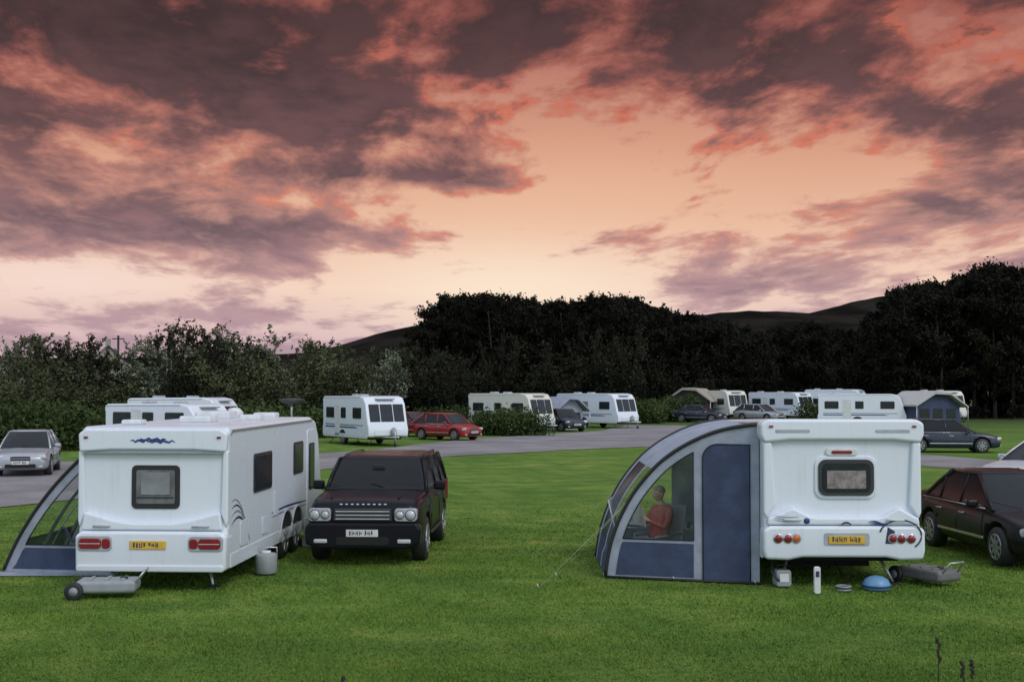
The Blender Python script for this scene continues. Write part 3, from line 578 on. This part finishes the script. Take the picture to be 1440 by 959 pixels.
# grass blades
N=330000
d=11.3+27*rng.beta(1.05,2.4,N); xx=(rng.random(N)-.5)*d*.94
h=rng.uniform(.012,.032,N)*(1+ .35*np.sin(xx*1.3)*np.cos(d*1.7))*np.clip((38-d)/14,.25,1); w=rng.uniform(.004,.009,N)*(d/14); a=rng.random(N)*np.pi*2; lx=rng.normal(0,.016,N); ly=rng.normal(0,.016,N)
V=np.empty((N,3,3)); V[:,0]=np.c_[xx-w*np.cos(a),d-w*np.sin(a),np.zeros(N)]; V[:,1]=np.c_[xx+w*np.cos(a),d+w*np.sin(a),np.zeros(N)]; V[:,2]=np.c_[xx+lx,d+ly,h]
def npmesh(name,V,k,mats,shade,mi=None,smooth=False):
    n=len(V); me=bpy.data.meshes.new(name); me.vertices.add(n*k); me.vertices.foreach_set('co',V.reshape(-1)); me.loops.add(n*k); me.loops.foreach_set('vertex_index',np.arange(n*k,dtype=np.int32))
    me.polygons.add(n); me.polygons.foreach_set('loop_start',np.arange(0,n*k,k,dtype=np.int32)); me.polygons.foreach_set('loop_total',np.full(n,k,dtype=np.int32)); me.update()
    at=me.attributes.new('shade','FLOAT','POINT'); at.data.foreach_set('value',np.repeat(shade,k).astype(np.float32))
    for m in mats: me.materials.append(m)
    return me
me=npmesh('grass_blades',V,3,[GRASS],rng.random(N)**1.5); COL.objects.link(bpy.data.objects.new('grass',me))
# ------------------------------------------------------------------ foliage
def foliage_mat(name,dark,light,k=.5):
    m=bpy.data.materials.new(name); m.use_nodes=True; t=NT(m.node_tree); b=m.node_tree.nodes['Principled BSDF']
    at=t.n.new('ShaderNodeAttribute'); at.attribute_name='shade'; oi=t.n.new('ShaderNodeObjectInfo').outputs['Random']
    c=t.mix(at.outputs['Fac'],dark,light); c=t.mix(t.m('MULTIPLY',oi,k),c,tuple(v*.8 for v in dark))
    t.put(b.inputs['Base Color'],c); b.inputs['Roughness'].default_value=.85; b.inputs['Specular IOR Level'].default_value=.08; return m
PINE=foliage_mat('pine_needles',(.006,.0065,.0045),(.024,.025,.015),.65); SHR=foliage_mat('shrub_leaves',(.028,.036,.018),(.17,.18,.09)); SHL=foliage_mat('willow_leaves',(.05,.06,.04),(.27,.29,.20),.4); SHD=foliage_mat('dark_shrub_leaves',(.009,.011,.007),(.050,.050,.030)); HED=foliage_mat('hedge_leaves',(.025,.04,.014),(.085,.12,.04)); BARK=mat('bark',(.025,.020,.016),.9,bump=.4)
def leaves(C,size,shade,aspect=.5):
    n=len(C); u=rng.normal(size=(n,3)); u/=np.linalg.norm(u,axis=1)[:,None]; v=np.cross(u,rng.normal(size=(n,3))); v/=np.linalg.norm(v,axis=1)[:,None]
    s=size*rng.uniform(.5,1.3,n)[:,None]; a=u*s; b=v*s*aspect
    V=np.empty((n,4,3)); V[:,0]=C-a; V[:,1]=C-b; V[:,2]=C+a; V[:,3]=C+b; return V
def limbs(paths):
    Q=[]
    for pts,r0,r1 in paths:
        k=6
        R=[]
        for i,p in enumerate(pts):
            r=r0+(r1-r0)*i/(len(pts)-1); R.append([np.array([p[0]+r*math.cos(2*math.pi*j/k),p[1]+r*math.sin(2*math.pi*j/k),p[2]]) for j in range(k)])
        for i in range(len(pts)-1):
            for j in range(k): Q.append([R[i][j],R[i][(j+1)%k],R[i+1][(j+1)%k],R[i+1][j]])
    return np.array(Q)
def tree_mesh(name,kind):
    C=[];SH=[];P=[]; m=None
    if kind=='pine':
        Ht=12; top=np.array([rng.normal(0,.5),rng.normal(0,.5),Ht]); P.append(([np.zeros(3),np.array([.1,0,Ht*.4]),top*.96],.24,.05))
        nb=30
        for i in range(nb):
            f=rng.uniform(.25,1) ; z=Ht*f; r=(.7+2.6*math.sin(math.pi*min(1,(f-.12)/.9))**1.0)*rng.uniform(.5,1.2)
            an=rng.random()*6.28; e=np.array([r*math.cos(an),r*math.sin(an),z+rng.uniform(-.2,.9)]); s=np.array([top[0]*f,top[1]*f,z-.7]); P.append(([s,(s+e)/2+[0,0,-.1],e],.06,.02))
            nl=150; c=rng.uniform(.0,1)
            for q in range(3):
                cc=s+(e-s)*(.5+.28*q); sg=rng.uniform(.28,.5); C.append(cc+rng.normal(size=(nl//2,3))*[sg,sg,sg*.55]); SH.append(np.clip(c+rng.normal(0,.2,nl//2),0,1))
            for q in range(2):
                tip=e+rng.normal(size=3)*[.5,.5,.3]+[0,0,.5]; C.append(e+(tip-e)*rng.random((22,1))+rng.normal(size=(22,3))*.12); SH.append(np.full(22,c))
        m=PINE; sz=.22
    elif kind=='conifer':
        Ht=12; P.append(([np.zeros(3),np.array([0,0,Ht])],.2,.02))
        for i in range(70):
            f=rng.uniform(.06,1); r=.2+2.3*(1-f)**.8*rng.uniform(.6,1.2); an=rng.random()*6.28; e=np.array([r*math.cos(an),r*math.sin(an),Ht*f-.2*r]); s=np.array([0,0,Ht*f]); P.append(([s,e],.03,.01))
            for q in(.5,.9): cc=s+(e-s)*q; C.append(cc+rng.normal(size=(60,3))*[.26,.26,.15]); SH.append(np.clip(rng.uniform(0,.7)+rng.normal(0,.2,60),0,1))
        m=PINE; sz=.2
    elif kind in('shrub','dshrub','willow'):
        for i in range(9):
            an=rng.random()*6.28; hh=rng.uniform(2.6,6.0); rr=rng.uniform(.6,2.3); e=np.array([rr*math.cos(an),rr*math.sin(an),hh]); P.append(([np.array([.2*math.cos(an),.2*math.sin(an),0]),e*[.4,.4,.5],e],.08,.02))
            for q in range(9):
                f=rng.uniform(.15,1.0); cc=e*[f,f,f]+rng.normal(size=3)*[.6,.6,.3]; k=62; sg=rng.uniform(.2,.5)
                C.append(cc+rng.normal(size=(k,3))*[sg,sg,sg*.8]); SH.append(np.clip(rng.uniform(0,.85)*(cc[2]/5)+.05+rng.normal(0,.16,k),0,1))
            for q in range(6):
                tip=e+np.array([rng.normal(0,.5),rng.normal(0,.5),rng.uniform(.3,1.4)]); P.append(([e-[0,0,.3],tip],.02,.006)); k=22
                C.append(e+(tip-e)*rng.random((k,1))+rng.normal(size=(k,3))*.08); SH.append(np.clip(.5+rng.normal(0,.2,k),0,1))
        m={'shrub':SHR,'dshrub':SHD,'willow':SHL}[kind]; sz=.14
    else:
        for i in range(40):
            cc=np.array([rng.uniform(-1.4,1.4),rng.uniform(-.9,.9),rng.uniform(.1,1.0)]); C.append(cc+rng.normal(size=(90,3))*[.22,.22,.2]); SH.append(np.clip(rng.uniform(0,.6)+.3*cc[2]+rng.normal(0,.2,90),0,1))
        P.append(([np.zeros(3),np.array([0,0,.9])],.05,.02)); m=HED; sz=.09
    C=np.concatenate(C); SH=np.concatenate(SH); C[:,2]=np.maximum(C[:,2],.05)
    LV=leaves(C,sz,SH); Q=limbs(P); V=np.concatenate([LV,Q]); me=npmesh(name,V,4,[m,BARK],np.r_[SH,np.zeros(len(Q))])
    me.polygons.foreach_set('material_index',np.r_[np.zeros(len(LV)),np.ones(len(Q))].astype(np.int32)); return me
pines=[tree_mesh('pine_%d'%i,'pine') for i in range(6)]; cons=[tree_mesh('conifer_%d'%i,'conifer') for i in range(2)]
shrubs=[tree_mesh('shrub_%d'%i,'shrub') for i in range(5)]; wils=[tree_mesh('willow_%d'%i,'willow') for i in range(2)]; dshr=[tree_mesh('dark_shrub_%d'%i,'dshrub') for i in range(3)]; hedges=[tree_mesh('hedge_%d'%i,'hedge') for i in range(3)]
def put(name,me,x,y,s,sz=None,rz=None):
    o=bpy.data.objects.new(name,me); COL.objects.link(o); o.location=(x,y,-.02); o.rotation_euler=(0,0,rng.random()*6.28 if rz is None else rz); o.scale=(s,s,sz or s); return o
def X(px,d): return (px-720)/1800*d
def Z(py,d): return 2.9+(545-py)*d/1800
sky=[(590,475),(600,438),(625,418),(665,412),(700,409),(725,416),(745,428),(775,424),(800,420),(840,418),(880,416),(905,422),(935,434),(965,440),(1000,446),(1030,458),(1060,464),(1100,462),(1140,455),(1180,462),(1215,468),(1240,440),(1262,408),(1300,398),(1340,400),(1372,375),(1405,371),(1440,378),(1500,372),(1580,380)]
sx=[a for a,_ in sky]; sy=[b for _,b in sky]
for row,(d0,st) in enumerate(((130,19),(139,17),(150,15),(160,17))):
    px=596+row*6
    while px<1600:
        dd=d0+rng.uniform(-3,4)- (9 if px>1250 else 0); top=np.interp(px,sx,sy)+abs(rng.normal(0,9))+(8 if row==0 else 0)-3; hh=Z(top,dd)
        con=rng.random()<.14
        me=cons[rng.integers(2)] if con else pines[rng.integers(6)]
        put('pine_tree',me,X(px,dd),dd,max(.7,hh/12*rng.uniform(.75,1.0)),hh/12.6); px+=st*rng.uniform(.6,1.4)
px=600
while px<1265:
    dd=rng.uniform(118,126) if px<890 else rng.uniform(126,131); put('background_shrub',(shrubs[rng.integers(5)] if rng.random()<.12 else dshr[rng.integers(3)]),X(px,dd),dd,rng.uniform(.8,1.2),rng.uniform(.65,1.25)); px+=rng.uniform(18,30)
lt=[(-80,470),(0,474),(40,463),(90,470),(130,486),(165,498),(200,476),(240,452),(290,464),(330,462),(380,468),(430,462),(480,484),(530,488),(600,490),(660,500)]
lx=[a for a,_ in lt]; ly_=[b for _,b in lt]
for row,(d0,st,lo) in enumerate(((104,26,0),(94,30,8),(84,34,30))):
    px=-90+row*9
    while px<650:
        dd=d0+rng.uniform(-3,3); top=np.interp(px,lx,ly_)+lo+rng.uniform(-6,22); hh=Z(top,dd); rr=rng.random()
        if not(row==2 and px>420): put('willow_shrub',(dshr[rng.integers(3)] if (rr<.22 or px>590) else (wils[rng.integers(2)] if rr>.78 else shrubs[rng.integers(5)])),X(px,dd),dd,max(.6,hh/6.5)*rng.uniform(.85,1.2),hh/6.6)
        px+=st*rng.uniform(.6,1.4)
for px,dd,s in((-20,62,1.5),(30,60,1.4),(75,61,1.5),(120,60,1.4),(160,66,1.3),(215,68,1.5),(260,70,1.4),(320,70,1.4),(380,72,1.5),(425,74,1.4),(600,84,1.2),(640,86,1.2),(690,78.5,1.0),(735,77.5,1.0),(712,78,1.1),(925,108,1.3),(960,112,1.4),(905,104,1.2),(1150,104,1.3),(1000,128,1.4)):
    put('hedge_bush',hedges[rng.integers(3)],X(px,dd),dd,s,s*rng.uniform(.9,1.3))
# ------------------------------------------------------------------ hills
HM=mat('hill_heather',(.017,.015,.013),.95,var=.5,scale=.012,spec=.0)
def hill(name,ridge,d0,d1,d2):
    V=[];F=[];nx=140;ny=16; px=np.linspace(ridge[0][0],ridge[-1][0],nx); rz=np.interp(px,[r[0] for r in ridge],[r[1] for r in ridge])
    for _ in range(3): rz[1:-1]=(rz[:-2]+2*rz[1:-1]+rz[2:])/4
    for j in range(ny):
        f=j/(ny-1)
        for i in range(nx):
            if f<.75: g_=f/.75; dd=d0+(d1-d0)*g_; k=g_**1.3
            else: g_=(f-.75)/.25; dd=d1+(d2-d1)*g_; k=1-g_**1.5*.8
            x=X(px[i],d1)*(.6+.4*dd/d1); z=(Z(rz[i],d1))*k+ (rng.normal(0,.5) if 0<j<ny-1 else 0)-1
            V.append((x,dd,z))
    for j in range(ny-1):
        for i in range(nx-1): F.append((j*nx+i,j*nx+i+1,(j+1)*nx+i+1,(j+1)*nx+i))
    return mkobj(name,V,F,HM,smooth=True)
hill('distant_hill',[(-600,505),(300,500),(430,495),(475,486),(530,465),(595,453),(700,440),(900,442),(1000,438),(1060,433),(1150,437),(1300,440),(2200,430)],800,1500,2200)
hill('far_hill',[(900,470),(1100,445),(1160,432),(1215,416),(1265,410),(1330,402),(1450,395),(1800,380),(2600,420)],1700,2600,3600)
BR=mat('rendered_wall',(.30,.27,.24),.9,bump=.3); SL=mat('slate',(.09,.08,.09),.7,bump=.3)
g=Grp('stone_cottage',(X(152,180),180,2.2),20)
g.prism('walls',[(-3.2,-2.2),(3.2,-2.2),(3.2,3.6),(0,6.4),(-3.2,3.6)],'y',0,9,BR)
for s in(-1,1): g.prism('roof_slope_%d'%s,[(s*3.5,3.45),(0,6.5),(0,6.7),(s*3.6,3.6)],'y',-.3,9.3,SL)
g.box('chimney',(0,.5,6.9),(.7,.7,1.3),BR); g.box('window_a',(-1.2,-.02,4.0),(.8,.08,1),GLASS); g.box('window_b',(1.2,-.02,4.0),(.8,.08,1),GLASS); g.box('door',(0,-.02,1),(.9,.08,2),DARK)
g=Grp('telegraph_pole',(X(166,150),150,0)); g.tube('pole',[(0,0,0),(0,0,9)],.13,BARK); g.box('crossarm',(0,0,8.6),(1.4,.1,.12),BARK)
LG=mat('pale_canvas',(.42,.41,.40),.85,bump=.3); TAN=mat('tan_canvas',(.33,.29,.24),.85,bump=.3)
def ridge_awning(name,x,y,rz,w,dp,h,roofm,wallm):
    g=Grp(name,(x,y,0),rz)
    g.prism('walls',[(-w/2,0),(w/2,0),(w/2,h*.62),(w*.2,h*.93),(-w*.15,h*.95),(-w/2,h*.66)],'y',0,dp,wallm,.02)
    g.prism('roof',[(-w/2-.3,h*.60),(-w*.15,h*.95),(w*.2,h*.93),(w/2+.4,h*.56),(w/2+.4,h*.60),(w*.2,h*1.0),(-w*.15,h*1.03),(-w/2-.3,h*.65)],'y',-.5,dp+.2,roofm,.01)
    for i in range(3): g.prism('window_%d'%i,rrect(-w/2+w*(.2+.3*i),h*.40,w*.22,h*.28,.05),'y',-.02,.0,WIN)
    for s in(-1,1): g.tube('pole_%d'%s,[(s*(w/2+.3),-.5,0),(s*(w/2+.3),-.5,h*.6)],.03,ALU)
ridge_awning('tent_awning',30.9,93,22,4.0,3,2.55,LG,NAVY); ridge_awning('tent_awning',16.2,117,-24,3.6,3,2.8,TAN,mat('dark_canvas',(.05,.055,.05),.8)); ridge_awning('tent_awning',4.0,88,25,1.9,2.2,2.2,GREYF,GREYF)
# foreground weeds
WD=mat('dry_weed',(.03,.026,.018),.9)
for k,(x,y,h) in enumerate(((3.75,11.4,.68),(3.95,11.3,.5),(4.03,11.35,.5),(-1.62,11.2,.35),(-1.5,11.3,.37),(3.83,11.2,.3))):
    g=Grp('dock_weed',(x,y,0)); b=[(0,0,0),(.015,0,h*.5),(-.01 if k%2 else .02,0,h)]; g.tube('stem',b,.008,WD,6,.6)
    for q in range(9): z=h*(1-.035*q); g.lathe('seed_head_%d'%q,[(-.018,.005),(0,.021-.001*q),(.018,.005)],(b[2][0]+random.uniform(-.014,.014),random.uniform(-.01,.01),z),'z',WD,7)
    for q in range(3): a=random.random()*6; g.prism('leaf_%d'%q,[(0,0),(.03,.10),(.0,.22),(-.03,.10)],'y',-.001,.001,HED).rotation_euler=(.6,.0,a)
# ------------------------------------------------------------------ world
w=bpy.data.worlds.new('World'); S.world=w; w.use_nodes=True; t=NT(w.node_tree); bg=w.node_tree.nodes['Background']
w.cycles.sampling_method='MANUAL'; w.cycles.sample_map_resolution=256
SE,SR=math.radians(42),math.radians(145)
sk=t.n.new('ShaderNodeTexSky'); sk.sky_type='NISHITA'; sk.sun_disc=False; sk.sun_elevation=SE; sk.sun_rotation=SR
gen=t.n.new('ShaderNodeTexCoord').outputs['Generated']; x,y,z=t.sep(gen)
az=t.m('MULTIPLY',t.m('ARCTAN2',x,y),57.2958); el=t.m('MULTIPLY',t.m('ARCSINE',z),57.2958)
den=t.m('ADD',t.m('ABSOLUTE',z),.13)
cx=t.m('DIVIDE',x,den); cy=t.m('MULTIPLY',t.m('DIVIDE',y,den),.62)
cv=t.comb(t.m('ADD',cx,t.m('MULTIPLY',cy,.10)),cy,0.0)
wn=t.noise(cv,1.6,2,.5,col=True)
def vadd(a,b,k):
    n=t.n.new('ShaderNodeVectorMath'); n.operation='MULTIPLY_ADD'; t.l.new(b,n.inputs[0]); n.inputs[1].default_value=(k,k,k); t.l.new(a,n.inputs[2]); return n.outputs[0]
cw=vadd(cv,wn,.42)
N1=t.noise(cw,2.4,7,.58); N2=t.noise(vadd(cv,wn,.2),6.5,6,.6)
def gz(a0,e0,sa,se,amt,tilt=0):
    da=t.m('SUBTRACT',az,a0); de=t.m('SUBTRACT',el,e0)
    if tilt: de=t.m('MULTIPLY_ADD',da,-tilt,de)
    r=t.m('ADD',t.m('POWER',t.m('ABSOLUTE',t.m('DIVIDE',da,sa)),2.),t.m('POWER',t.m('ABSOLUTE',t.m('DIVIDE',de,se)),2.))
    return t.m('MULTIPLY',t.m('EXPONENT',t.m('MULTIPLY',r,-1.)),amt)
n2w=t.m('MULTIPLY_ADD',t.ss(el,6,13),.55,.50)
D=t.m('ADD',t.m('MULTIPLY',t.m('SUBTRACT',N1,.5),1.1),t.m('MULTIPLY',t.m('SUBTRACT',N2,.5),n2w))
D=t.m('ADD',D,t.ss(el,8,17,.42,.58))
for q in [(-17,14,13,3.4,.30,-.08),(-8,12,6,1.5,.18,-.15),(-5,9.4,6,.75,.32,-.03),(-20,9,9,2.6,.15),(-14,7,9,.8,.14,-.03),(-18,6,8,.8,.08),(1,16,7,1.6,.10),(4,9.4,9,2.8,-.26),(-3,12.6,4,1.4,-.16),(8.5,13.2,4,1.8,.06),(13.5,14.3,4,2,.12),(19,11.2,4.5,1.3,.24,.08),(18.5,7.4,5,1.5,.26),(13,9.2,4,1.4,-.10),(3.8,6.9,3,.5,.24),(-.5,4.4,6,1.7,-.24),(-19,4.6,5,.8,-.2),(10,4.7,6,.9,.16),(-11,3.1,8,.7,.12),(0,1.2,25,.9,.06)]:
    D=t.m('ADD',D,gz(*q))
base=t.ramp(t.m('DIVIDE',el,20.),[(0,lin(184,160,176)),(.10,lin(216,184,188)),(.22,lin(244,210,190)),(.36,lin(235,188,160)),(.52,lin(216,158,132)),(.70,lin(190,126,110)),(.9,lin(150,92,86))])
base=t.mix(gz(0,4.2,7,2.6,.85),base,lin(253,232,208)); base=t.mix(gz(-19,4.6,6,1.2,.7),base,lin(246,222,212)); base=t.mix(gz(2,8.5,9,2.5,.4),base,lin(238,188,155))
edge=t.ramp(t.m('DIVIDE',el,20.),[(0,lin(170,150,168)),(.2,lin(196,160,160)),(.4,lin(190,138,126)),(.65,lin(158,98,90)),(.9,lin(116,68,66))])
dark=t.ramp(t.m('DIVIDE',el,20.),[(0,lin(140,126,146)),(.15,lin(146,126,136)),(.3,lin(120,100,106)),(.5,lin(92,72,75)),(.75,lin(68,53,55)),(1,lin(50,41,43))])
dk2=t.mix(t.ss(N2,.35,.68),dark,t.mix(1.,dark,(1.75,1.48,1.42),'MULTIPLY'))
c=t.mix(t.ss(D,.34,.54),base,edge)
rimd=t.m('DIVIDE',t.m('SUBTRACT',D,.48),.05); rim=t.m('EXPONENT',t.m('MULTIPLY',t.m('MULTIPLY',rimd,rimd),-1.))
rim=t.m('MULTIPLY',rim,t.m('MULTIPLY',t.ss(N2,.40,.62,.05,.6),t.ss(el,4,9)))
c=t.mix(rim,c,lin(224,118,88))
c=t.mix(t.ss(D,.48,.72),c,dk2)
over=t.mix(t.ss(N1,.3,.7),(.50,.56,.66),(.66,.71,.79))
ns=t.mix(1.,sk.outputs[0],(.05,.05,.05),'MULTIPLY'); rest=t.mix(1.,ns,over,'ADD')
wf=t.m('MULTIPLY',t.ss(y,.1,.55),t.ss(el,50,24))
t.put(bg.inputs[0],t.mix(wf,rest,c)); bg.inputs[1].default_value=1.0
sl=bpy.data.lights.new('fill_light','SUN'); sl.energy=1.0; sl.angle=math.radians(22); sl.color=(1,.95,.87); so=bpy.data.objects.new('fill_light',sl); COL.objects.link(so)  # added soft fill from behind the camera; the sunset itself lies ahead
dv=Vector((math.sin(SR)*math.cos(SE),math.cos(SR)*math.cos(SE),math.sin(SE))); so.rotation_euler=dv.to_track_quat('Z','Y').to_euler()
# camera
cd=bpy.data.cameras.new('camera'); co=bpy.data.objects.new('camera',cd); COL.objects.link(co); S.camera=co
cd.lens=45; cd.sensor_width=36; cd.clip_end=9000; cd.clip_start=.1; co.location=(0,0,2.9); co.rotation_euler=(math.radians(90+2.08),0,0)
S.view_settings.view_transform='Standard'; S.view_settings.look='None'; S.view_settings.exposure=0
